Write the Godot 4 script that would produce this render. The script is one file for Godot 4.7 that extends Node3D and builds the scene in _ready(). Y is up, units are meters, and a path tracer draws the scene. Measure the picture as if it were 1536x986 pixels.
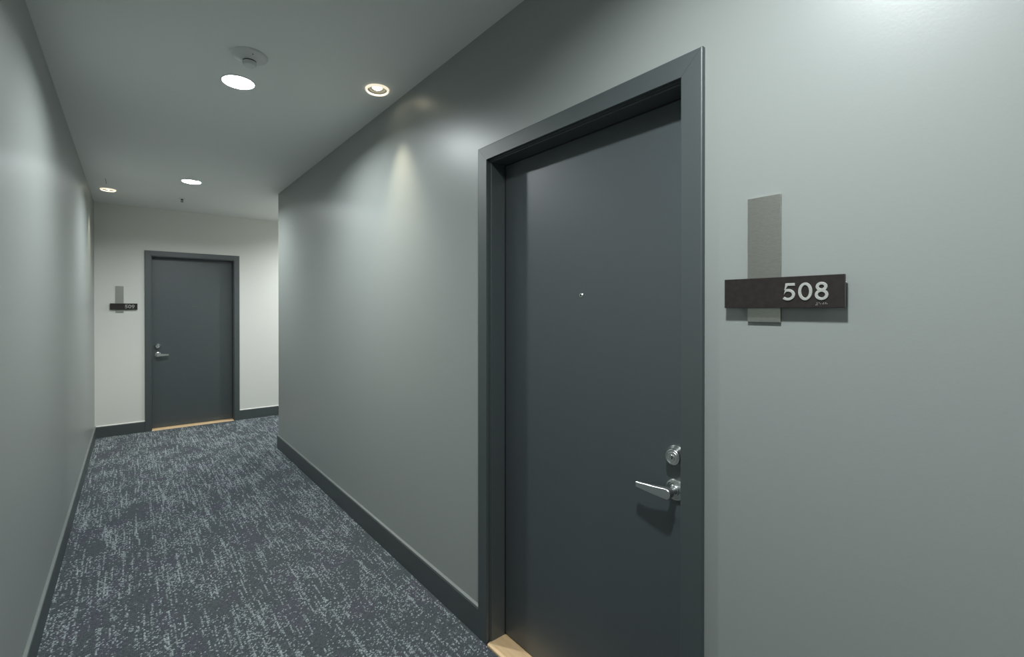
extends Node3D
# A hotel-like corridor with two dark doors, numbered signs, ceiling downlights and a flecked carpet.
# Metres, y up. The corridor runs along -Z; the camera stands near the left wall.

const RX := 1.249        # face of the right wall
const LX := -0.3332      # face of the left wall
const FZ := -6.8795      # face of the far wall
const CZ := -5.2336      # corner where the right wall ends
const CH := 2.7002       # ceiling height
const BACK := 4.0        # end of the corridor behind the camera
const SIDE := 6.0        # end of the side corridor
const WT := 0.2          # wall thickness
const CASE_W := 0.0616   # width of a door casing
const CASE_OUT := 0.50995
const FRAME_H := 2.184
const CLEAR := 0.4385    # half of the clear door opening
const CLEAR_H := 2.112

var M := {}
var used := {}

func _ready() -> void:
	# ---- camera -------------------------------------------------------------
	var f := 694.84
	var cam := Camera3D.new()
	cam.name = "camera"
	cam.near = 0.05
	cam.far = 60.0
	cam.projection = Camera3D.PROJECTION_FRUSTUM
	cam.size = 986.0 / f * cam.near
	cam.frustum_offset = Vector2((1536.0 / 2.0 - 723.98) / f, (467.55 - 986.0 / 2.0) / f) * cam.near
	cam.position = Vector3(0, 1.4675, 0)
	cam.rotation = Vector3(-0.0034, -0.6494, 0)
	add_child(cam)
	cam.current = true
	# ---- environment ----------------------------------------------------------
	var env := Environment.new()
	env.background_mode = Environment.BG_COLOR
	env.background_color = Color(0, 0, 0)
	env.tonemap_mode = Environment.TONE_MAPPER_LINEAR
	env.tonemap_exposure = 1.0
	env.sdfgi_enabled = true
	env.ssao_enabled = true
	env.ssil_enabled = true
	var we := WorldEnvironment.new()
	we.name = "environment"
	we.environment = env
	add_child(we)

	make_materials()
	build_shell()
	build_doors()
	build_carpet()
	build_ceiling_things()
	build_signs()

# ============================ lamps: strengths ================================
const DOWN_ENERGY := 3.75
const DOWN_COLOR := Color(0.965, 0.993, 1.0)
const ACCENT_ENERGY := 1.0
const ACCENT_COLOR := Color(1.0, 0.95, 0.83)

# ============================ materials =======================================
func noise_normal(freq: float, octaves: int, strength: float, size: int, seed_: int) -> ImageTexture:
	var n := FastNoiseLite.new()
	n.seed = seed_
	n.noise_type = FastNoiseLite.TYPE_SIMPLEX_SMOOTH
	n.frequency = freq
	n.fractal_octaves = octaves
	var im := n.get_seamless_image(size, size)
	im.convert(Image.FORMAT_RGBA8)
	im.bump_map_to_normal_map(strength)
	im.generate_mipmaps()
	return ImageTexture.create_from_image(im)

func paint(c: Color, rough: float, bump: ImageTexture, bump_scale: float, tile: float) -> StandardMaterial3D:
	var m := StandardMaterial3D.new()
	m.albedo_color = c
	m.roughness = rough
	if bump:
		m.uv1_triplanar = true
		m.uv1_world_triplanar = true
		m.uv1_scale = Vector3.ONE / tile
		m.normal_enabled = true
		m.normal_texture = bump
		m.normal_scale = bump_scale
	return m

func metal(c: Color, rough: float) -> StandardMaterial3D:
	var m := StandardMaterial3D.new()
	m.albedo_color = c
	m.metallic = 1.0
	m.roughness = rough
	return m

func brushed(c: Color, rough: float, across: bool, seed_: int) -> StandardMaterial3D:
	# fine drawn lines in one direction, as colour and roughness grain
	var n := FastNoiseLite.new()
	n.seed = seed_
	n.frequency = 0.9
	var im := Image.create(256, 256, false, Image.FORMAT_RGBA8)
	for y in 256:
		for x in 256:
			var v: float
			if across:
				v = 0.9 + 0.1 * n.get_noise_2d(x * 0.03, y * 1.0)
			else:
				v = 0.9 + 0.1 * n.get_noise_2d(x * 1.0, y * 0.03)
			im.set_pixel(x, y, Color(v, v, v))
	var m := metal(c, rough)
	m.albedo_texture = ImageTexture.create_from_image(im)
	m.uv1_triplanar = true
	m.uv1_scale = Vector3.ONE / 0.12
	return m

func wood() -> StandardMaterial3D:
	var n := FastNoiseLite.new()
	n.seed = 31
	n.frequency = 0.02
	var im := Image.create(512, 128, false, Image.FORMAT_RGBA8)
	for y in 128:
		for x in 512:
			var g := n.get_noise_2d(x * 0.25, y * 4.0) * 0.6 + n.get_noise_2d(x * 1.5 + 500.0, y * 22.0) * 0.4
			var c := Color(0.92, 0.80, 0.64).lerp(Color(0.85, 0.71, 0.53), clampf(0.5 + g, 0.0, 1.0))
			im.set_pixel(x, y, c)
	var m := StandardMaterial3D.new()
	m.albedo_texture = ImageTexture.create_from_image(im)
	m.uv1_triplanar = true
	m.uv1_scale = Vector3(1.0 / 0.9, 1.0 / 0.2, 1.0 / 0.2)
	m.roughness = 0.42
	return m

func mottled(a: Color, b: Color, rough: float, freq: float, tile: float) -> StandardMaterial3D:
	var n := FastNoiseLite.new()
	n.seed = 77
	n.frequency = freq
	n.fractal_octaves = 4
	var im := n.get_seamless_image(256, 256)
	im.convert(Image.FORMAT_RGBA8)
	for y in 256:
		for x in 256:
			im.set_pixel(x, y, a.lerp(b, im.get_pixel(x, y).r))
	var m := StandardMaterial3D.new()
	m.albedo_texture = ImageTexture.create_from_image(im)
	m.uv1_triplanar = true
	m.uv1_scale = Vector3.ONE / tile
	m.roughness = rough
	return m

func glow(c: Color, energy: float) -> StandardMaterial3D:
	var m := StandardMaterial3D.new()
	m.albedo_color = Color(0.9, 0.9, 0.9)
	m.emission_enabled = true
	m.emission = c
	m.emission_energy_multiplier = energy
	m.roughness = 0.5
	return m

func make_materials() -> void:
	var peel := noise_normal(0.045, 3, 2.0, 512, 5)      # roller texture of wall paint
	M.wall = paint(Color(0.586, 0.603, 0.590), 0.375, peel, 0.07, 0.22)
	M.cream = paint(Color(0.868, 0.866, 0.84), 0.72, peel, 0.07, 0.22)
	M.ceiling = paint(Color(0.928, 0.932, 0.922), 0.7, peel, 0.08, 0.3)
	M.door = paint(Color(0.262, 0.290, 0.297), 0.44, noise_normal(0.06, 2, 1.2, 256, 9), 0.06, 0.25)
	M.trim = paint(Color(0.25, 0.278, 0.28), 0.50, null, 0.0, 1.0)
	M.trim.metallic_specular = 1.0
	M.door.metallic_specular = 0.75
	M.caulk = paint(Color(0.43, 0.45, 0.44), 0.5, null, 0.0, 1.0)
	M.seal = paint(Color(0.05, 0.055, 0.055), 0.7, null, 0.0, 1.0)
	M.chrome = metal(Color(0.86, 0.87, 0.86), 0.27)
	M.satin = metal(Color(0.86, 0.87, 0.86), 0.36)
	M.keyhole = paint(Color(0.03, 0.03, 0.03), 0.5, null, 0.0, 1.0)
	M.lens = paint(Color(0.08, 0.085, 0.09), 0.08, null, 0.0, 1.0)
	M.wood = wood()
	M.white = paint(Color(0.83, 0.84, 0.83), 0.4, null, 0.0, 1.0)
	M.offwhite = paint(Color(0.86, 0.865, 0.86), 0.4, null, 0.0, 1.0)
	M.reflector = paint(Color(0.55, 0.55, 0.53), 0.4, null, 0.0, 1.0)
	M.dark = paint(Color(0.12, 0.125, 0.125), 0.45, null, 0.0, 1.0)
	M.plate = brushed(Color(0.80, 0.80, 0.765), 0.38, true, 3)
	M.bar = mottled(Color(0.115, 0.095, 0.088), Color(0.185, 0.155, 0.14), 0.4, 0.03, 0.16)
	M.bar.clearcoat_enabled = true
	M.bar.clearcoat = 0.3
	M.bar.clearcoat_roughness = 0.12
	M.numeral = brushed(Color(0.82, 0.82, 0.79), 0.45, true, 4)
	M.numeral.metallic = 0.3
	M.down_glow = glow(DOWN_COLOR, 6.0)
	M.accent_glow = glow(Color(1.0, 0.95, 0.82), 14.0)
	M.collar = glow(Color(1.0, 0.95, 0.84), 0.85)
	M.slab = mottled(Color(0.20, 0.225, 0.245), Color(0.27, 0.295, 0.315), 0.95, 0.2, 0.1)

# ============================ mesh helpers ====================================
func tri(st: SurfaceTool, a: Vector3, b: Vector3, c: Vector3, out: Vector3) -> void:
	# front faces run clockwise: flip when the counter-clockwise normal looks outwards
	if (b - a).cross(c - a).dot(out) > 0.0:
		st.add_vertex(a); st.add_vertex(c); st.add_vertex(b)
	else:
		st.add_vertex(a); st.add_vertex(b); st.add_vertex(c)

func quad(st: SurfaceTool, a: Vector3, b: Vector3, c: Vector3, d: Vector3, out: Vector3) -> void:
	tri(st, a, b, c, out)
	tri(st, a, c, d, out)

func new_st() -> SurfaceTool:
	var st := SurfaceTool.new()
	st.begin(Mesh.PRIMITIVE_TRIANGLES)
	st.set_smooth_group(-1)
	return st

func box(st: SurfaceTool, lo: Vector3, hi: Vector3, bevel := 0.0) -> void:
	st.set_smooth_group(-1)
	var c := (lo + hi) * 0.5
	var h := (hi - lo) * 0.5
	for ax in 3:
		var u := (ax + 1) % 3
		var v := (ax + 2) % 3
		for s: float in [-1.0, 1.0]:
			var p: Array[Vector3] = []
			for q: Array in [[-1, -1], [1, -1], [1, 1], [-1, 1]]:
				var w := Vector3.ZERO
				w[ax] = s * h[ax]
				w[u] = q[0] * (h[u] - bevel)
				w[v] = q[1] * (h[v] - bevel)
				p.append(c + w)
			var o := Vector3.ZERO
			o[ax] = s
			quad(st, p[0], p[1], p[2], p[3], o)
	if bevel <= 0.0:
		return
	for ax in 3:
		var u := (ax + 1) % 3
		var v := (ax + 2) % 3
		for su: float in [-1.0, 1.0]:
			for sv: float in [-1.0, 1.0]:
				var p: Array[Vector3] = []
				for q: Array in [[-1, 0], [1, 0], [1, 1], [-1, 1]]:
					var w := Vector3.ZERO
					w[ax] = q[0] * (h[ax] - bevel)
					w[u] = su * (h[u] - (bevel if q[1] == 1 else 0.0))
					w[v] = sv * (h[v] - (0.0 if q[1] == 1 else bevel))
					p.append(c + w)
				var o := Vector3.ZERO
				o[u] = su
				o[v] = sv
				quad(st, p[0], p[1], p[2], p[3], o)
	for sx: float in [-1.0, 1.0]:
		for sy: float in [-1.0, 1.0]:
			for sz: float in [-1.0, 1.0]:
				var s3 := Vector3(sx, sy, sz)
				var a := c + s3 * (h - Vector3(0, bevel, bevel))
				var b := c + s3 * (h - Vector3(bevel, 0, bevel))
				var d := c + s3 * (h - Vector3(bevel, bevel, 0))
				tri(st, a, b, d, s3)

# A bar with the cross-section prof (x across, y outwards), swept along an axis; its two ends stand at s0 + k0 * x and s1 + k1 * x (mitres).
func bar(st: SurfaceTool, prof: PackedVector2Array, at: Vector3, axis: Vector3, across: Vector3, outw: Vector3, s0: float, k0: float, s1: float, k1: float) -> void:
	st.set_smooth_group(-1)
	var pr := prof.duplicate()
	if not Geometry2D.is_polygon_clockwise(pr):
		pr.reverse()
	var n := pr.size()
	var a: Array[Vector3] = []
	var b: Array[Vector3] = []
	for p in pr:
		var base := at + across * p.x + outw * p.y
		a.append(base + axis * (s0 + k0 * p.x))
		b.append(base + axis * (s1 + k1 * p.x))
	for i in n:
		var j := (i + 1) % n
		var e := pr[j] - pr[i]
		var nn := Vector2(e.y, -e.x)          # outward of a polygon in this turn
		if _inside_test(pr, (pr[i] + pr[j]) * 0.5 + nn.normalized() * 0.0003):
			nn = -nn
		quad(st, a[i], a[j], b[j], b[i], across * nn.x + outw * nn.y)
	var t := Geometry2D.triangulate_polygon(pr)
	for i in range(0, t.size(), 3):
		tri(st, a[t[i]], a[t[i + 1]], a[t[i + 2]], -axis)
		tri(st, b[t[i]], b[t[i + 1]], b[t[i + 2]], axis)

func _inside_test(pr: PackedVector2Array, p: Vector2) -> bool:
	return Geometry2D.is_point_in_polygon(p, pr)

# A turned shape: prof holds (radius, height along axis); sharp edges between its bands unless smooth.
func lathe(st: SurfaceTool, prof: Array, at: Vector3, axis: Vector3, segs := 40, smooth := false) -> void:
	var ax := axis.normalized()
	var u := ax.cross(Vector3(0.31, 0.77, 0.55)).normalized()
	var v := ax.cross(u)
	for i in prof.size() - 1:
		st.set_smooth_group(1 if smooth else i + 1)
		var p: Vector2 = prof[i]
		var q: Vector2 = prof[i + 1]
		var e := q - p
		for k in segs:
			var t0 := TAU * k / segs
			var t1 := TAU * (k + 1) / segs
			var d0 := u * cos(t0) + v * sin(t0)
			var d1 := u * cos(t1) + v * sin(t1)
			var dm := (d0 + d1) * 0.5
			var o := dm * e.y - ax * e.x        # profiles run so that this looks outwards
			var a := at + d0 * p.x + ax * p.y
			var b := at + d1 * p.x + ax * p.y
			var c := at + d1 * q.x + ax * q.y
			var d := at + d0 * q.x + ax * q.y
			if p.x < 1e-6:
				tri(st, at + ax * p.y, c, d, o)
			elif q.x < 1e-6:
				tri(st, a, b, at + ax * q.y, o)
			else:
				tri(st, a, b, c, o)
				tri(st, a, c, d, o)
	st.set_smooth_group(-1)

# A ribbon of width w following a flat path, with a bevelled face; used for raised numerals.
func ribbon(st: SurfaceTool, pts: Array, closed: bool, w: float, z0: float, z1: float, bev: float) -> void:
	st.set_smooth_group(-1)
	var n := pts.size()
	var rows: Array = []
	for i in n:
		var prev: Vector2 = pts[(i - 1 + n) % n] if closed or i > 0 else pts[i]
		var next: Vector2 = pts[(i + 1) % n] if closed or i < n - 1 else pts[i]
		var here: Vector2 = pts[i]
		var d0 := (here - prev).normalized()
		var d1 := (next - here).normalized()
		if d0 == Vector2.ZERO: d0 = d1
		if d1 == Vector2.ZERO: d1 = d0
		var m := (d0 + d1).normalized()
		var nn := Vector2(-m.y, m.x)
		var stretch := 1.0 / maxf(0.45, nn.dot(Vector2(-d0.y, d0.x)))
		var r: Array[Vector3] = []
		for q: Array in [[-0.5, z0, 0.0], [-0.5, z1 - bev, 0.0], [-0.5, z1, bev], [0.5, z1, -bev], [0.5, z1 - bev, 0.0], [0.5, z0, 0.0]]:
			var off: float = q[0] * w + q[2]
			var p2 := here + nn * off * stretch
			r.append(Vector3(p2.x, p2.y, q[1]))
		rows.append(r)
	var outs := [[-1.0, 0.0], [-0.7, 0.7], [0.0, 1.0], [0.7, 0.7], [1.0, 0.0]]
	for i in (n if closed else n - 1):
		var ra: Array[Vector3] = rows[i]
		var rb: Array[Vector3] = rows[(i + 1) % n]
		var side := (ra[5] - ra[0]).normalized()
		for k in 5:
			quad(st, ra[k], ra[k + 1], rb[k + 1], rb[k], side * outs[k][0] + Vector3(0, 0, outs[k][1]))
	if not closed:
		for e: int in [0, n - 1]:
			var r: Array[Vector3] = rows[e]
			var other: Array[Vector3] = rows[1 if e == 0 else n - 2]
			var o := r[0] - other[0]
			quad(st, r[0], r[1], r[4], r[5], o)
			quad(st, r[1], r[2], r[3], r[4], o)

func part(st: SurfaceTool, called: String, m: Material, parent: Node, label := "") -> MeshInstance3D:
	st.generate_normals()
	var o := MeshInstance3D.new()
	o.mesh = st.commit()
	o.name = called
	o.material_override = m
	parent.add_child(o, true)
	if label != "":
		o.set_meta("label", label)
	return o

func numbered(called: String) -> String:
	if not used.has(called):
		used[called] = 0
		return called
	used[called] += 1
	return "%s_%03d" % [called, used[called]]

func thing(called: String, label: String, category: String, at: Vector3, turn := 0.0, group := "") -> Node3D:
	var o := Node3D.new()
	o.name = numbered(called)
	add_child(o)
	o.position = at
	o.rotation.y = turn
	o.set_meta("label", label)
	o.set_meta("category", category)
	if group != "":
		o.set_meta("group", group)
	return o

func struct(st: SurfaceTool, called: String, m: Material, label: String, category: String) -> MeshInstance3D:
	var o := part(st, called, m, self, label)
	o.set_meta("kind", "structure")
	o.set_meta("category", category)
	return o

# ============================ shell ===========================================
func build_shell() -> void:
	var st := new_st()
	box(st, Vector3(LX - WT, -0.12, FZ - WT), Vector3(SIDE + WT, 0.0, BACK + WT))
	struct(st, "floor", M.slab, "dark floor under the flecked grey carpet", "floor")

	# ceiling with round openings for the recessed lamps
	var c := CSGBox3D.new()
	c.name = "ceiling"
	c.size = Vector3(SIDE + WT - LX + WT, 0.14, BACK + WT - FZ + WT)
	c.position = Vector3((SIDE + LX) * 0.5, CH + 0.07, (BACK + FZ) * 0.5)
	c.material = M.ceiling
	c.set_meta("kind", "structure")
	c.set_meta("label", "smooth painted corridor ceiling with recessed lamps")
	c.set_meta("category", "ceiling")
	for p in down_spots():
		cut(c, p, 0.079)
	for p in accent_spots():
		cut(c, p, 0.058)
	add_child(c)

	# right wall with the opening for the near door
	var door_c := -1.1512
	var oz0 := door_c - CASE_OUT + 0.03
	var oz1 := door_c + CASE_OUT - 0.03
	st = new_st()
	box(st, Vector3(RX, 0, CZ), Vector3(RX + WT, CH, oz0))
	box(st, Vector3(RX, 0, oz1), Vector3(RX + WT, CH, BACK))
	box(st, Vector3(RX, FRAME_H - 0.03, oz0), Vector3(RX + WT, CH, oz1))
	struct(st, "wall_right", M.wall, "grey-green satin painted wall around the near door", "wall")
	st = new_st()
	box(st, Vector3(RX + WT, 0, CZ), Vector3(SIDE + WT, CH, CZ + WT))
	struct(st, "wall_side", M.cream, "cream wall of the side corridor beyond the corner", "wall")
	st = new_st()
	box(st, Vector3(LX - WT, 0, FZ), Vector3(LX, CH, BACK))
	struct(st, "wall_left", M.wall, "grey-green satin painted wall along the left", "wall")
	# far wall with the opening for the far door
	var fc := 0.131 + CASE_OUT
	st = new_st()
	box(st, Vector3(LX - WT, 0, FZ - WT), Vector3(fc - CASE_OUT + 0.03, CH, FZ))
	box(st, Vector3(fc + CASE_OUT - 0.03, 0, FZ - WT), Vector3(SIDE + WT, CH, FZ))
	box(st, Vector3(fc - CASE_OUT + 0.03, FRAME_H - 0.03, FZ - WT), Vector3(fc + CASE_OUT - 0.03, CH, FZ))
	struct(st, "wall_far", M.cream, "cream painted wall around the far door", "wall")
	st = new_st()
	box(st, Vector3(LX - WT, 0, BACK), Vector3(RX + WT, CH, BACK + WT))
	struct(st, "wall_back", M.wall, "grey-green wall closing the corridor behind the viewer", "wall")
	st = new_st()
	box(st, Vector3(SIDE, 0, FZ), Vector3(SIDE + WT, CH, CZ))
	struct(st, "wall_end", M.cream, "cream wall closing the side corridor", "wall")

	# baseboards: a flat board with a rounded-over top edge
	var t := 0.013
	var h := 0.1313
	var prof := PackedVector2Array([Vector2(0, 0), Vector2(0, t), Vector2(h - 0.007, t), Vector2(h - 0.003, t - 0.0025), Vector2(h, t - 0.007), Vector2(h, 0)])
	var up := Vector3.UP
	# right wall: two lengths either side of the door, mitred round the corner
	st = new_st()
	base_run(st, prof, Vector3(RX, 0, CZ), Vector3(RX, 0, door_c - CASE_OUT), Vector3(-1, 0, 0), -1.0, 0.0)
	base_run(st, prof, Vector3(RX, 0, door_c + CASE_OUT), Vector3(RX, 0, BACK), Vector3(-1, 0, 0), 0.0, 0.0)
	var bb := struct(st, "baseboard_right", M.trim, "dark grey baseboard along the wall beside the near door", "baseboard")
	bead(bb, [[Vector3(RX, 0, CZ), Vector3(RX, 0, door_c - CASE_OUT), -1.0], [Vector3(RX, 0, door_c + CASE_OUT), Vector3(RX, 0, BACK), 0.0]], Vector3(-1, 0, 0), M.caulk)
	st = new_st()
	base_run(st, prof, Vector3(LX, 0, FZ), Vector3(LX, 0, BACK), Vector3(1, 0, 0), 0.0, 0.0)
	bb = struct(st, "baseboard_left", M.trim, "dark grey baseboard along the left wall", "baseboard")
	bead(bb, [[Vector3(LX, 0, FZ), Vector3(LX, 0, BACK), 0.0]], Vector3(1, 0, 0), M.caulk)
	st = new_st()
	base_run(st, prof, Vector3(LX + t, 0, FZ), Vector3(fc - CASE_OUT, 0, FZ), Vector3(0, 0, 1), 0.0, 0.0)
	base_run(st, prof, Vector3(fc + CASE_OUT, 0, FZ), Vector3(SIDE, 0, FZ), Vector3(0, 0, 1), 0.0, 0.0)
	bb = struct(st, "baseboard_far", M.trim, "dark grey baseboard on the cream wall beside the far door", "baseboard")
	bead(bb, [[Vector3(LX + t, 0, FZ), Vector3(fc - CASE_OUT, 0, FZ), 0.0], [Vector3(fc + CASE_OUT, 0, FZ), Vector3(SIDE, 0, FZ), 0.0]], Vector3(0, 0, 1), M.cream)
	st = new_st()
	base_run(st, prof, Vector3(RX, 0, CZ), Vector3(SIDE, 0, CZ), Vector3(0, 0, -1), -1.0, 0.0)
	struct(st, "baseboard_side", M.trim, "dark grey baseboard along the side corridor", "baseboard")

# a bead of grey caulk along the top of each baseboard length
func bead(parent: Node, runs: Array, outw: Vector3, m: Material) -> void:
	var h := 0.1313
	var prof := PackedVector2Array([Vector2(h - 0.0005, 0.0), Vector2(h - 0.0005, 0.0118), Vector2(h + 0.0022, 0.0105), Vector2(h + 0.0075, 0.0)])
	for r: Array in runs:
		var st := new_st()
		base_run(st, prof, r[0], r[1], outw, r[2], 0.0)
		part(st, "caulk_bead", m, parent, "thin lighter grey caulk line")

func cut(c: CSGBox3D, p: Vector2, r: float) -> void:
	var k := CSGCylinder3D.new()
	k.operation = CSGShape3D.OPERATION_SUBTRACTION
	k.radius = r
	k.height = 0.4
	k.sides = 48
	k.position = Vector3(p.x, CH, p.y) - c.position
	c.add_child(k)

# a baseboard from a to b; m0 and m1 lengthen its ends with the distance from the wall (mitre round an outer corner)
func base_run(st: SurfaceTool, prof: PackedVector2Array, a: Vector3, b: Vector3, outw: Vector3, m0: float, m1: float) -> void:
	var axis := (b - a).normalized()
	# the sweep mitres along "across"; here the mitre must follow "out", so the roles are swapped
	var pr := PackedVector2Array()
	for p in prof:
		pr.append(Vector2(p.y, p.x))
	bar(st, pr, a, axis, outw, Vector3.UP, 0.0, m0, a.distance_to(b), m1)

# ============================ doors ===========================================
func build_doors() -> void:
	door("door_1", "dark grey entrance door marked 508 in the right wall, nearest the viewer", Vector3(RX, 0, -1.1512), -PI / 2, 1.0)
	door("door_2", "dark grey entrance door marked 509 in the cream far wall", Vector3(0.131 + CASE_OUT, 0, FZ), 0.0, -1.0)

# In the door's own axes x runs to the right seen from the corridor, z out of the wall; hand is the side of the handle.
func door(called: String, label: String, at: Vector3, turn: float, hand: float) -> void:
	var o := Node3D.new()
	o.name = called
	add_child(o)
	o.position = at
	o.rotation.y = turn
	o.set_meta("kind", "structure")
	o.set_meta("label", label)
	o.set_meta("category", "door")
	var R := Vector3.RIGHT
	var U := Vector3.UP
	var Z := Vector3.BACK
	var p := 0.0148
	var inner := CASE_OUT - CASE_W
	# casing: x of the profile is the distance outwards from the inner edge
	var cp := PackedVector2Array([Vector2(0, 0.0), Vector2(0, p - 0.001), Vector2(0.001, p), Vector2(CASE_W - 0.0035, p), Vector2(CASE_W - 0.001, p - 0.001), Vector2(CASE_W, p - 0.0035), Vector2(CASE_W, 0.0)])
	var gap := 0.00025
	for s: float in [-1.0, 1.0]:
		var st := new_st()
		bar(st, cp, Vector3(s * inner, 0, 0), U, R * s, Z, 0.0, 0.0, FRAME_H - CASE_W - gap, 1.0)
		part(st, "casing", M.trim, o)
	var top := new_st()
	bar(top, cp, Vector3(0, FRAME_H - CASE_W, 0), R, U, Z, -inner + gap, -1.0, inner - gap, 1.0)
	part(top, "casing", M.trim, o)
	# jamb: a nosing behind the casing, then the deep return to the door
	var face := -0.086
	var jp := PackedVector2Array([Vector2(0.03, 0.0), Vector2(0.004, 0.0), Vector2(0.004, 0.004), Vector2(0.0, 0.004), Vector2(0.0, face), Vector2(-0.0, face - 0.0), Vector2(0.03, face)])
	jp = PackedVector2Array([Vector2(0.03, -0.001), Vector2(0.0055, -0.001), Vector2(0.0055, -0.006), Vector2(0.0012, -0.006), Vector2(0.0, -0.0072), Vector2(0.0, face), Vector2(0.03, face)])
	for s: float in [-1.0, 1.0]:
		var st := new_st()
		bar(st, jp, Vector3(s * CLEAR, 0, 0), U, R * s, Z, 0.0, 0.0, CLEAR_H, 1.0)
		part(st, "jamb", M.trim, o)
	top = new_st()
	bar(top, jp, Vector3(0, CLEAR_H, 0), R, U, Z, -CLEAR, -1.0, CLEAR, 1.0)
	part(top, "jamb", M.trim, o)
	# black seal in the rebate between jamb and door
	var sp := PackedVector2Array([Vector2(-0.0035, face - 0.0005), Vector2(-0.0035, face + 0.003), Vector2(-0.001, face + 0.005), Vector2(0.004, face + 0.005), Vector2(0.004, face - 0.0005)])
	for s: float in [-1.0, 1.0]:
		var st := new_st()
		bar(st, sp, Vector3(s * CLEAR, 0, 0), U, R * s, Z, 0.016, 0.0, CLEAR_H, 1.0)
		part(st, "seal", M.seal, o)
	top = new_st()
	bar(top, sp, Vector3(0, CLEAR_H, 0), R, U, Z, -CLEAR, -1.0, CLEAR, 1.0)
	part(top, "seal", M.seal, o)
	# leaf
	var st := new_st()
	box(st, Vector3(-CLEAR - 0.012, 0.017, face - 0.046), Vector3(CLEAR + 0.012, CLEAR_H + 0.012, face), 0.0015)
	var leaf := part(st, "door_leaf", M.door, o)
	# peephole
	st = new_st()
	lathe(st, [Vector2(0.0085, -0.002), Vector2(0.0085, 0.0015), Vector2(0.0068, 0.0032), Vector2(0.0045, 0.0032), Vector2(0.0038, 0.0012)], Vector3(0, 1.522, face), Z, 28)
	var ph := part(st, "peephole", M.chrome, o, "small chrome peephole")
	st = new_st()
	lathe(st, [Vector2(0.0042, 0.0), Vector2(0.0036, 0.0014), Vector2(0.002, 0.0024), Vector2(0.0, 0.0027)], Vector3(0, 1.522, face), Z, 20, true)
	part(st, "lens", M.lens, ph)
	# deadbolt cylinder
	var dx := hand * 0.380
	var dp := Vector3(dx, 1.0195, face)
	st = new_st()
	lathe(st, [Vector2(0.0325, -0.002), Vector2(0.0325, 0.004), Vector2(0.0312, 0.0058), Vector2(0.0255, 0.019), Vector2(0.0235, 0.0255), Vector2(0.0222, 0.027), Vector2(0.0195, 0.027), Vector2(0.0185, 0.0252), Vector2(0.0165, 0.0252)], dp, Z, 48)
	var db := part(st, "deadbolt", M.chrome, o, "round chrome deadbolt lock")
	st = new_st()
	lathe(st, [Vector2(0.0168, 0.0235), Vector2(0.0168, 0.0256), Vector2(0.0158, 0.0266), Vector2(0.0, 0.0266)], dp, Z, 40)
	part(st, "lock_face", M.satin, db)
	st = new_st()
	lathe(st, [Vector2(0.0078, 0.026), Vector2(0.0078, 0.0278), Vector2(0.0070, 0.0284), Vector2(0.0, 0.0284)], dp, Z, 28)
	part(st, "key_plug", M.chrome, db)
	st = new_st()
	box(st, dp + Vector3(-0.0013, -0.0052, 0.0275), dp + Vector3(0.0013, 0.0052, 0.0288), 0.0003)
	box(st, dp + Vector3(0.0, -0.0012, 0.0275), dp + Vector3(0.0028, 0.0018, 0.0288), 0.0003)
	part(st, "keyway", M.keyhole, db)
	# lever handle
	var lp := Vector3(hand * 0.379, 0.9156, face)
	st = new_st()
	lathe(st, [Vector2(0.0328, -0.002), Vector2(0.0328, 0.0055), Vector2(0.0312, 0.0085), Vector2(0.0285, 0.0098), Vector2(0.016, 0.0105)], lp, Z, 48)
	var lh := part(st, "lever_handle", M.chrome, o, "chrome lever handle")
	st = new_st()
	lathe(st, [Vector2(0.0165, 0.009), Vector2(0.0165, 0.0165), Vector2(0.0155, 0.0175), Vector2(0.0125, 0.0178), Vector2(0.0112, 0.020), Vector2(0.0112, 0.052)], lp, Z, 36)
	part(st, "neck", M.chrome, lh)
	st = new_st()
	lever(st, lp, -hand)
	part(st, "lever", M.satin, lh)
	# threshold: a flat strip of pale wood
	st = new_st()
	var tp := PackedVector2Array([Vector2(face - 0.03, 0.0), Vector2(face - 0.03, 0.013), Vector2(0.004, 0.013), Vector2(0.0125, 0.010), Vector2(0.0145, 0.0075), Vector2(0.0145, 0.0)])
	bar(st, tp, Vector3.ZERO, R, Z, U, -CLEAR - 0.003, 0.0, CLEAR + 0.003, 0.0)
	part(st, "threshold", M.wood, o, "pale wooden threshold")

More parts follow.
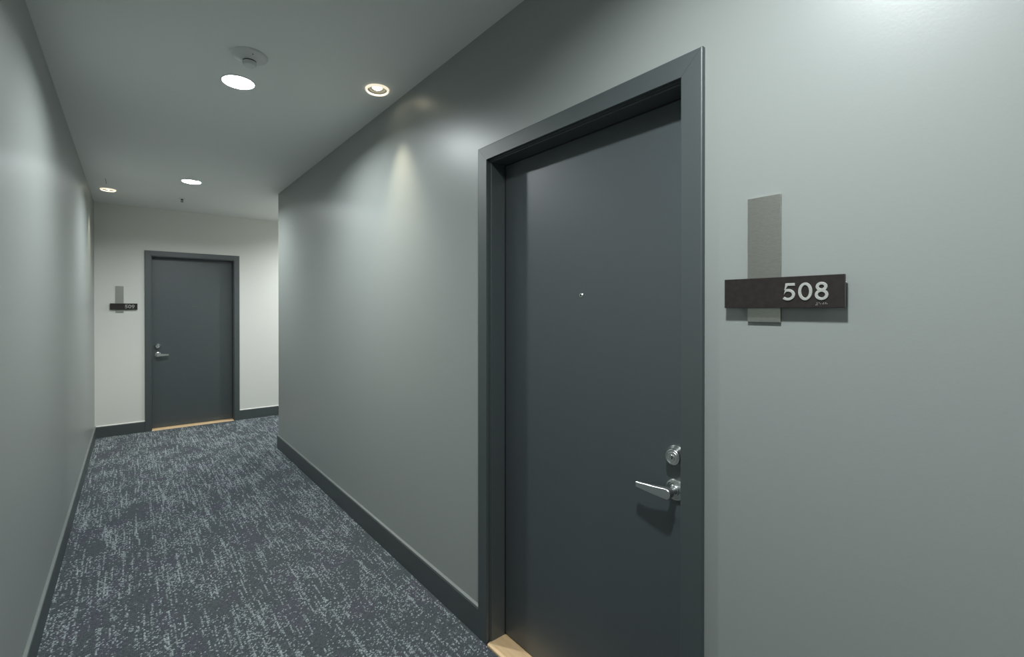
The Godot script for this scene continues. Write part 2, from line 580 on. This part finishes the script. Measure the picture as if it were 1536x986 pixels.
# the blade: thick and rounded where it leaves the neck, thinner towards its square tip; dir is the way it points along x
func lever(st: SurfaceTool, lp: Vector3, dir: float) -> void:
	# stations: distance along x, top, bottom, back and front (out of the door)
	var S: Array = []
	var r := 0.0152
	for k in 9:                                   # round end, a half disc seen from the front
		var a := PI * 0.5 * (1.0 - k / 8.0)
		S.append([-r * sin(a) , r * cos(a) + 0.0005, -r * cos(a) - 0.0005, 0.040, 0.0625])
	for k in 16:
		var u := (k + 1) / 16.0
		var x := 0.1095 * u
		var bend := -0.007 * pow(u, 1.7)            # the blade sweeps back towards the door
		var topy := lerpf(r + 0.0005, 0.0035, u)
		var boty := lerpf(-r - 0.0005, -0.0125, pow(u, 1.6))
		var back := lerpf(0.040, 0.0475, minf(1.0, u * 1.6))
		var front := lerpf(0.0625, 0.0585, u)
		S.append([x, topy, boty, back + bend, front + bend])
	var rows: Array = []
	var b := 0.0016
	for s: Array in S:
		var t: float = s[1]
		var o: float = s[2]
		var bb := minf(b, (t - o) * 0.3)
		var ring: Array[Vector3] = []
		for q: Array in [[t - bb, s[4]], [t, s[4] - bb], [t, s[3] + bb], [t - bb, s[3]], [o + bb, s[3]], [o, s[3] + bb], [o, s[4] - bb], [o + bb, s[4]]]:
			ring.append(lp + Vector3(dir * s[0], q[0], q[1]))
		rows.append(ring)
	for i in rows.size() - 1:
		var ra: Array[Vector3] = rows[i]
		var rb: Array[Vector3] = rows[i + 1]
		var c := Vector3.ZERO
		for k in 8:
			c += (ra[k] + rb[k]) / 16.0
		for k in 8:
			var j := (k + 1) % 8
			st.set_smooth_group(k + 1)
			quad(st, ra[k], ra[j], rb[j], rb[k], (ra[k] + ra[j] + rb[k] + rb[j]) * 0.25 - c)
	st.set_smooth_group(-1)
	for e: int in [0, rows.size() - 1]:
		var r_: Array[Vector3] = rows[e]
		var o := Vector3(-dir if e == 0 else dir, 0, 0)
		for k in range(1, 7):
			tri(st, r_[0], r_[k], r_[k + 1], o)

# ============================ carpet ==========================================
func build_carpet() -> void:
	var rng := RandomNumberGenerator.new()
	rng.seed = 20508
	var streak := FastNoiseLite.new()
	streak.seed = 11
	streak.frequency = 1.0
	var patch := FastNoiseLite.new()
	patch.seed = 12
	patch.frequency = 1.0
	var hue := FastNoiseLite.new()
	hue.seed = 13
	hue.frequency = 1.0
	var px := 0.0070
	var pz := 0.0043
	var tx := PackedFloat32Array()
	var count := 0
	var areas := [Rect2(LX + 0.012, FZ + 0.012, RX - LX - 0.024, 1.2 - FZ), Rect2(RX - 0.012, FZ + 0.012, 2.2, CZ - FZ - 0.024)]
	var base_c := Color(0.064, 0.075, 0.082)
	var purple_c := Color(0.071, 0.071, 0.094)
	var mid_c := Color(0.135, 0.155, 0.160)
	var light_c := Color(0.44, 0.49, 0.505)
	for a: Rect2 in areas:
		var ni := int(a.size.x / px)
		var nj := int(a.size.y / pz)
		tx.resize((count + ni * nj) * 16)
		for i in ni:
			var x0 := a.position.x + (i + 0.5) * px
			var left := rng.randi_range(0, 40)      # rows left of the present string or gap of pale loops
			var thread := false
			for j in nj:
				left -= 1
				if left <= 0:
					thread = rng.randf() < 0.16
					left = rng.randi_range(10, 56)
				var x := x0 + rng.randf_range(-0.0016, 0.0016)
				var z := a.position.y + (j + 0.5) * pz + rng.randf_range(-0.0011, 0.0011)
				var pt := patch.get_noise_2d(x * 3.6, z * 2.2) * 0.75 + streak.get_noise_2d(x * 22.0, z * 5.0) * 0.4
				var prob := clampf(0.082 + pt * 0.28, 0.012, 0.42)
				if thread:
					prob = clampf(0.46 + pt * 0.5, 0.10, 0.75)
				var h := hue.get_noise_2d(x * 3.3, z * 2.6)
				var c := base_c.lerp(purple_c, smoothstep(0.05, 0.35, h))
				c = c.lerp(mid_c, pow(rng.randf(), 1.3) * 0.62)
				var sx := px * rng.randf_range(0.55, 0.68)
				var sz := pz * rng.randf_range(0.58, 0.72)
				var sy := rng.randf_range(0.0022, 0.0034)
				if rng.randf() < prob:
					c = light_c.lerp(mid_c, rng.randf() * 0.85)
					sx *= rng.randf_range(0.95, 1.2)
					sz *= 0.95
					sy += 0.0012
				var ang := rng.randf_range(-0.15, 0.45)
				var ca := cos(ang)
				var sa := sin(ang)
				var k := count * 16
				tx[k] = ca * sx; tx[k + 1] = 0.0; tx[k + 2] = sa * sz; tx[k + 3] = x
				tx[k + 4] = 0.0; tx[k + 5] = sy; tx[k + 6] = 0.0; tx[k + 7] = 0.0002
				tx[k + 8] = -sa * sx; tx[k + 9] = 0.0; tx[k + 10] = ca * sz; tx[k + 11] = z
				tx[k + 12] = c.r; tx[k + 13] = c.g; tx[k + 14] = c.b; tx[k + 15] = 1.0
				count += 1
	# one tuft: a small dome
	var st := SurfaceTool.new()
	st.begin(Mesh.PRIMITIVE_TRIANGLES)
	st.set_smooth_group(1)
	var rings := [[1.0, -0.1], [0.78, 0.66], [0.0, 1.0]]
	for r in 2:
		for k in 7:
			var t0 := TAU * k / 7.0
			var t1 := TAU * (k + 1) / 7.0
			var a := Vector3(cos(t0) * rings[r][0], rings[r][1], sin(t0) * rings[r][0])
			var b := Vector3(cos(t1) * rings[r][0], rings[r][1], sin(t1) * rings[r][0])
			var c := Vector3(cos(t1) * rings[r + 1][0], rings[r + 1][1], sin(t1) * rings[r + 1][0])
			var d := Vector3(cos(t0) * rings[r + 1][0], rings[r + 1][1], sin(t0) * rings[r + 1][0])
			var o := (a + b) * 0.5 + Vector3(0, 0.3, 0)
			tri(st, a, b, c, o)
			if r == 0:
				tri(st, a, c, d, o)
	st.generate_normals()
	var mm := MultiMesh.new()
	mm.transform_format = MultiMesh.TRANSFORM_3D
	mm.use_colors = true
	mm.mesh = st.commit()
	mm.instance_count = count
	mm.buffer = tx.slice(0, count * 16)
	var yarn := StandardMaterial3D.new()
	yarn.vertex_color_use_as_albedo = true
	yarn.roughness = 0.9
	yarn.metallic_specular = 0.25
	var mi := MultiMeshInstance3D.new()
	mi.name = "carpet"
	mi.multimesh = mm
	mi.material_override = yarn
	mi.set_meta("kind", "stuff")
	mi.set_meta("label", "dark blue-grey looped carpet with pale flecks covering the corridor floor")
	mi.set_meta("category", "carpet")
	add_child(mi)

# ============================ ceiling =========================================
func down_spots() -> Array:
	return [Vector2(0.465, -2.796), Vector2(0.465, -5.236), Vector2(0.465, -0.356), Vector2(0.465, 2.084), Vector2(2.36, -6.06), Vector2(4.64, -6.06)]

func accent_spots() -> Array:
	return [Vector2(1.0985, -2.42), Vector2(-0.1835, -6.092)]

func build_ceiling_things() -> void:
	var labels := ["round white recessed downlight just beyond the smoke detector", "round white recessed downlight nearest the far door", "round white recessed downlight above the near door, out of frame", "round white recessed downlight behind the viewer", "round white recessed downlight in the side corridor by the corner", "round white recessed downlight deep in the side corridor"]
	var spots := down_spots()
	for i in spots.size():
		downlight(spots[i], labels[i])
	var alabels := ["small warm accent light close to the right wall", "small warm accent light close to the left wall near the far door"]
	var asp := accent_spots()
	for i in asp.size():
		accent(asp[i], alabels[i])
	detector(Vector3(0.460, CH, -2.474))
	sprinkler(Vector3(0.452, CH, -6.094))
	scuffs()

func downlight(p: Vector2, label: String) -> void:
	var o := thing("downlight", label, "downlight", Vector3(p.x, CH, p.y), 0.0, "recessed ceiling downlights")
	var D := Vector3.DOWN
	# trim ring flush with the ceiling and the short can above it
	var st := new_st()
	lathe(st, [Vector2(0.0775, -0.002), Vector2(0.0775, 0.0028), Vector2(0.0795, 0.0034), Vector2(0.084, 0.0012), Vector2(0.085, 0.0)], Vector3.ZERO, D, 56)
	part(st, "trim_ring", M.white, o)
	st = new_st()
	lathe(st, [Vector2(0.0, -0.05), Vector2(0.0765, -0.05), Vector2(0.0785, 0.0)], Vector3.ZERO, D, 56)
	lathe(st, [Vector2(0.0785, 0.0), Vector2(0.0788, -0.052), Vector2(0.0, -0.052)], Vector3.ZERO, D, 56)
	part(st, "housing", M.white, o)
	st = new_st()
	lathe(st, [Vector2(0.075, -0.034), Vector2(0.075, -0.0305), Vector2(0.0735, -0.0295), Vector2(0.0, -0.0285)], Vector3.ZERO, D, 56)
	part(st, "lamp_lens", M.down_glow, o, "glowing white lens")
	var l := AreaLight3D.new()
	l.name = "lamp_light"
	l.area_size = Vector2(0.108, 0.108)
	l.position = Vector3(0, 0.026, 0)
	l.rotation.x = -PI / 2
	l.light_color = DOWN_COLOR
	l.light_energy = DOWN_ENERGY
	l.area_range = 14.0
	l.area_attenuation = 2.0
	l.shadow_enabled = true
	o.add_child(l)

func accent(p: Vector2, label: String) -> void:
	var o := thing("accent_light", label, "accent light", Vector3(p.x, CH, p.y), 0.0, "small warm accent lights")
	var D := Vector3.DOWN
	# frosted glass collar standing below the ceiling, stepped reflector, lens near the front
	var st := new_st()
	lathe(st, [Vector2(0.0535, 0.0), Vector2(0.0545, 0.0095), Vector2(0.0570, 0.0118), Vector2(0.0610, 0.0118), Vector2(0.0640, 0.0085), Vector2(0.0650, 0.0)], Vector3.ZERO, D, 56)
	part(st, "glass_collar", M.collar, o, "softly glowing frosted glass collar")
	st = new_st()
	lathe(st, [Vector2(0.0, -0.050), Vector2(0.0268, -0.050), Vector2(0.027, -0.008), Vector2(0.040, -0.005), Vector2(0.043, -0.001), Vector2(0.051, 0.001), Vector2(0.0545, 0.004)], Vector3.ZERO, D, 48)
	lathe(st, [Vector2(0.0572, 0.0), Vector2(0.0574, -0.055), Vector2(0.0, -0.055)], Vector3.ZERO, D, 48)
	part(st, "reflector", M.reflector, o, "grey stepped reflector")
	st = new_st()
	lathe(st, [Vector2(0.0265, -0.012), Vector2(0.0255, -0.006), Vector2(0.018, -0.001), Vector2(0.009, 0.0012), Vector2(0.0, 0.0016)], Vector3.ZERO, D, 40, true)
	part(st, "lamp_lens", M.accent_glow, o, "glowing warm lens")
	var l := SpotLight3D.new()
	l.name = "lamp_light"
	l.light_size = 0.01
	l.spot_angle = 32.0
	l.spot_angle_attenuation = 1.0
	l.spot_range = 14.0
	l.spot_attenuation = 2.0
	l.position = Vector3(0, -0.012, 0)
	l.rotation.x = -PI / 2
	l.light_color = ACCENT_COLOR
	l.light_energy = ACCENT_ENERGY
	l.shadow_enabled = true
	o.add_child(l)

func detector(at: Vector3) -> void:
	var o := thing("smoke_detector", "round off-white smoke detector on the ceiling beside the downlight", "smoke detector", at)
	var D := Vector3.DOWN
	var st := new_st()
	lathe(st, [Vector2(0.081, 0.0), Vector2(0.081, 0.005), Vector2(0.0785, 0.0085), Vector2(0.070, 0.0105), Vector2(0.050, 0.0185), Vector2(0.034, 0.027), Vector2(0.031, 0.028)], Vector3.ZERO, D, 64)
	part(st, "base_plate", M.offwhite, o)
	st = new_st()
	lathe(st, [Vector2(0.030, 0.024), Vector2(0.0285, 0.033), Vector2(0.0, 0.033)], Vector3.ZERO, D, 40)
	part(st, "vent_gap", M.dark, o, "dark vent slot")
	st = new_st()
	lathe(st, [Vector2(0.0, 0.0330), Vector2(0.0315, 0.0330), Vector2(0.0315, 0.0375), Vector2(0.0295, 0.0385), Vector2(0.0295, 0.0405), Vector2(0.0305, 0.0412), Vector2(0.0295, 0.0475), Vector2(0.026, 0.0505), Vector2(0.0, 0.0515)], Vector3.ZERO, D, 40)
	part(st, "sensor_cap", M.offwhite, o)
	st = new_st()
	lathe(st, [Vector2(0.0, 0.0), Vector2(0.0026, 0.0), Vector2(0.0026, 0.0022), Vector2(0.0, 0.0030)], Vector3(0.004, -0.0150, 0.056), Vector3(0, -1, 0.35), 16)
	part(st, "indicator", M.dark, o)

func sprinkler(at: Vector3) -> void:
	var o := thing("sprinkler_head", "small pendant sprinkler head on the ceiling before the far door", "sprinkler", at)
	var D := Vector3.DOWN
	var st := new_st()
	lathe(st, [Vector2(0.034, 0.0), Vector2(0.034, 0.0015), Vector2(0.026, 0.005), Vector2(0.014, 0.008), Vector2(0.012, 0.008)], Vector3.ZERO, D, 36)
	part(st, "escutcheon", M.offwhite, o)
	st = new_st()
	lathe(st, [Vector2(0.011, 0.004), Vector2(0.011, 0.016), Vector2(0.0085, 0.018), Vector2(0.0, 0.018)], Vector3.ZERO, D, 24)
	for s: float in [-1.0, 1.0]:
		box(st, Vector3(s * 0.0095 - 0.0016, -0.033, -0.0025), Vector3(s * 0.0095 + 0.0016, -0.014, 0.0025), 0.0005)
	box(st, Vector3(-0.011, -0.0365, -0.0025), Vector3(0.011, -0.0325, 0.0025), 0.0005)
	part(st, "frame", M.dark, o)
	st = new_st()
	lathe(st, [Vector2(0.0, 0.018), Vector2(0.0024, 0.018), Vector2(0.0024, 0.033), Vector2(0.0, 0.033)], Vector3.ZERO, D, 12)
	part(st, "glass_bulb", M.dark, o)
	st = new_st()
	lathe(st, [Vector2(0.0, 0.0365), Vector2(0.0145, 0.0365), Vector2(0.0145, 0.0377), Vector2(0.0, 0.0380)], Vector3.ZERO, D, 24)
	part(st, "deflector", M.dark, o)

func scuffs() -> void:
	# a hairline crack in the ceiling paint above the left wall
	var st := new_st()
	box(st, Vector3(-0.1895, CH - 0.0006, -5.84), Vector3(-0.1865, CH + 0.001, -5.60))
	var o := part(st, "trim_1", M.dark, self, "short dark hairline joint in the ceiling near the accent light")
	o.set_meta("kind", "structure")
	o.set_meta("category", "joint")

# ============================ door signs ======================================
func build_signs() -> void:
	sign_plate("508", "dark bar sign reading 508 on a metal plate beside the near door", Vector3(RX, 1.509, -0.4515), -PI / 2)
	sign_plate("509", "dark bar sign reading 509 on a metal plate beside the far door", Vector3(-0.0655, 1.507, FZ), 0.0)

func sign_plate(digits: String, label: String, at: Vector3, turn: float) -> void:
	var o := thing("door_sign", label, "door sign", at, turn, "room number signs")
	var st := new_st()
	box(st, Vector3(-0.0772, -0.0715, 0.0), Vector3(-0.0022, 0.2385, 0.006), 0.0006)
	part(st, "metal_plate", M.plate, o, "upright brushed metal plate")
	st = new_st()
	box(st, Vector3(-0.115, -0.028, 0.0005), Vector3(0.115, 0.028, 0.012), 0.0)
	part(st, "spacer", M.dark, o)
	st = new_st()
	box(st, Vector3(-0.1272, -0.0367, 0.0118), Vector3(0.1272, 0.0367, 0.0208), 0.0008)
	part(st, "name_bar", M.bar, o, "dark brown horizontal bar")
	var xs := [0.0070, 0.0395, 0.0722]
	for i in digits.length():
		st = new_st()
		numeral(st, digits[i], Vector2(xs[i], -0.0195), 0.0405)
		part(st, "numeral", M.numeral, o, "raised metal numeral " + digits[i])
	st = new_st()
	braille(st, digits, Vector2(0.0745, -0.0262))
	part(st, "braille", M.numeral, o, "line of tiny raised braille dots")

func arc(c: Vector2, rx: float, ry: float, a0: float, a1: float, n: int) -> Array:
	var out: Array = []
	for i in n + 1:
		var a := deg_to_rad(lerpf(a0, a1, float(i) / n))
		out.append(c + Vector2(cos(a) * rx, sin(a) * ry))
	return out

func numeral(st: SurfaceTool, d: String, at: Vector2, h: float) -> void:
	var w := 0.155 * h
	var hw := w * 0.5
	var z0 := 0.0200
	var z1 := 0.0232
	var bev := 0.0006
	if d == "5":
		var pts: Array = [at + Vector2(0.655 * h, h - hw), at + Vector2(0.235 * h, h - hw)]
		pts.append(at + Vector2(0.135 * h, 0.50 * h))
		pts.append_array(arc(at + Vector2(0.295 * h, 0.335 * h), 0.37 * h - hw, 0.335 * h - hw, 118.0, -138.0, 26))
		ribbon(st, pts, false, w, z0, z1, bev)
	elif d == "0":
		var p := arc(at + Vector2(0.36 * h, 0.5 * h), 0.345 * h - hw, 0.505 * h - hw, 0, 360, 44)
		p.pop_back()
		ribbon(st, p, true, w, z0, z1, bev)
	elif d == "8":
		var p := arc(at + Vector2(0.33 * h, 0.745 * h), 0.275 * h - hw, 0.262 * h - hw, 0, 360, 36)
		p.pop_back()
		ribbon(st, p, true, w, z0, z1, bev)
		p = arc(at + Vector2(0.33 * h, 0.300 * h), 0.320 * h - hw, 0.305 * h - hw, 0, 360, 36)
		p.pop_back()
		ribbon(st, p, true, w, z0, z1 - 0.00005, bev)
	elif d == "9":
		var p := arc(at + Vector2(0.34 * h, 0.66 * h), 0.335 * h - hw, 0.345 * h - hw, 0, 360, 40)
		p.pop_back()
		ribbon(st, p, true, w, z0, z1, bev)
		ribbon(st, [at + Vector2(0.585 * h, 0.52 * h), at + Vector2(0.26 * h, 0.0)], false, w, z0, z1 - 0.00005, bev)

func braille(st: SurfaceTool, digits: String, at: Vector2) -> void:
	var cells := {"#": [[1, 0], [1, 1], [1, 2], [0, 2]], "5": [[0, 0], [1, 1]], "0": [[1, 0], [0, 1], [1, 1]], "8": [[0, 0], [0, 1], [1, 1]], "9": [[1, 0], [0, 1]]}
	var x := at.x
	for ch in "#" + digits:
		for q: Array in cells[ch]:
			lathe(st, [Vector2(0.00085, 0.0), Vector2(0.0007, 0.0005), Vector2(0.0, 0.0008)], Vector3(x + q[0] * 0.0024, at.y - q[1] * 0.0024 + 0.0008, 0.0206), Vector3.BACK, 8, true)
		x += 0.0062
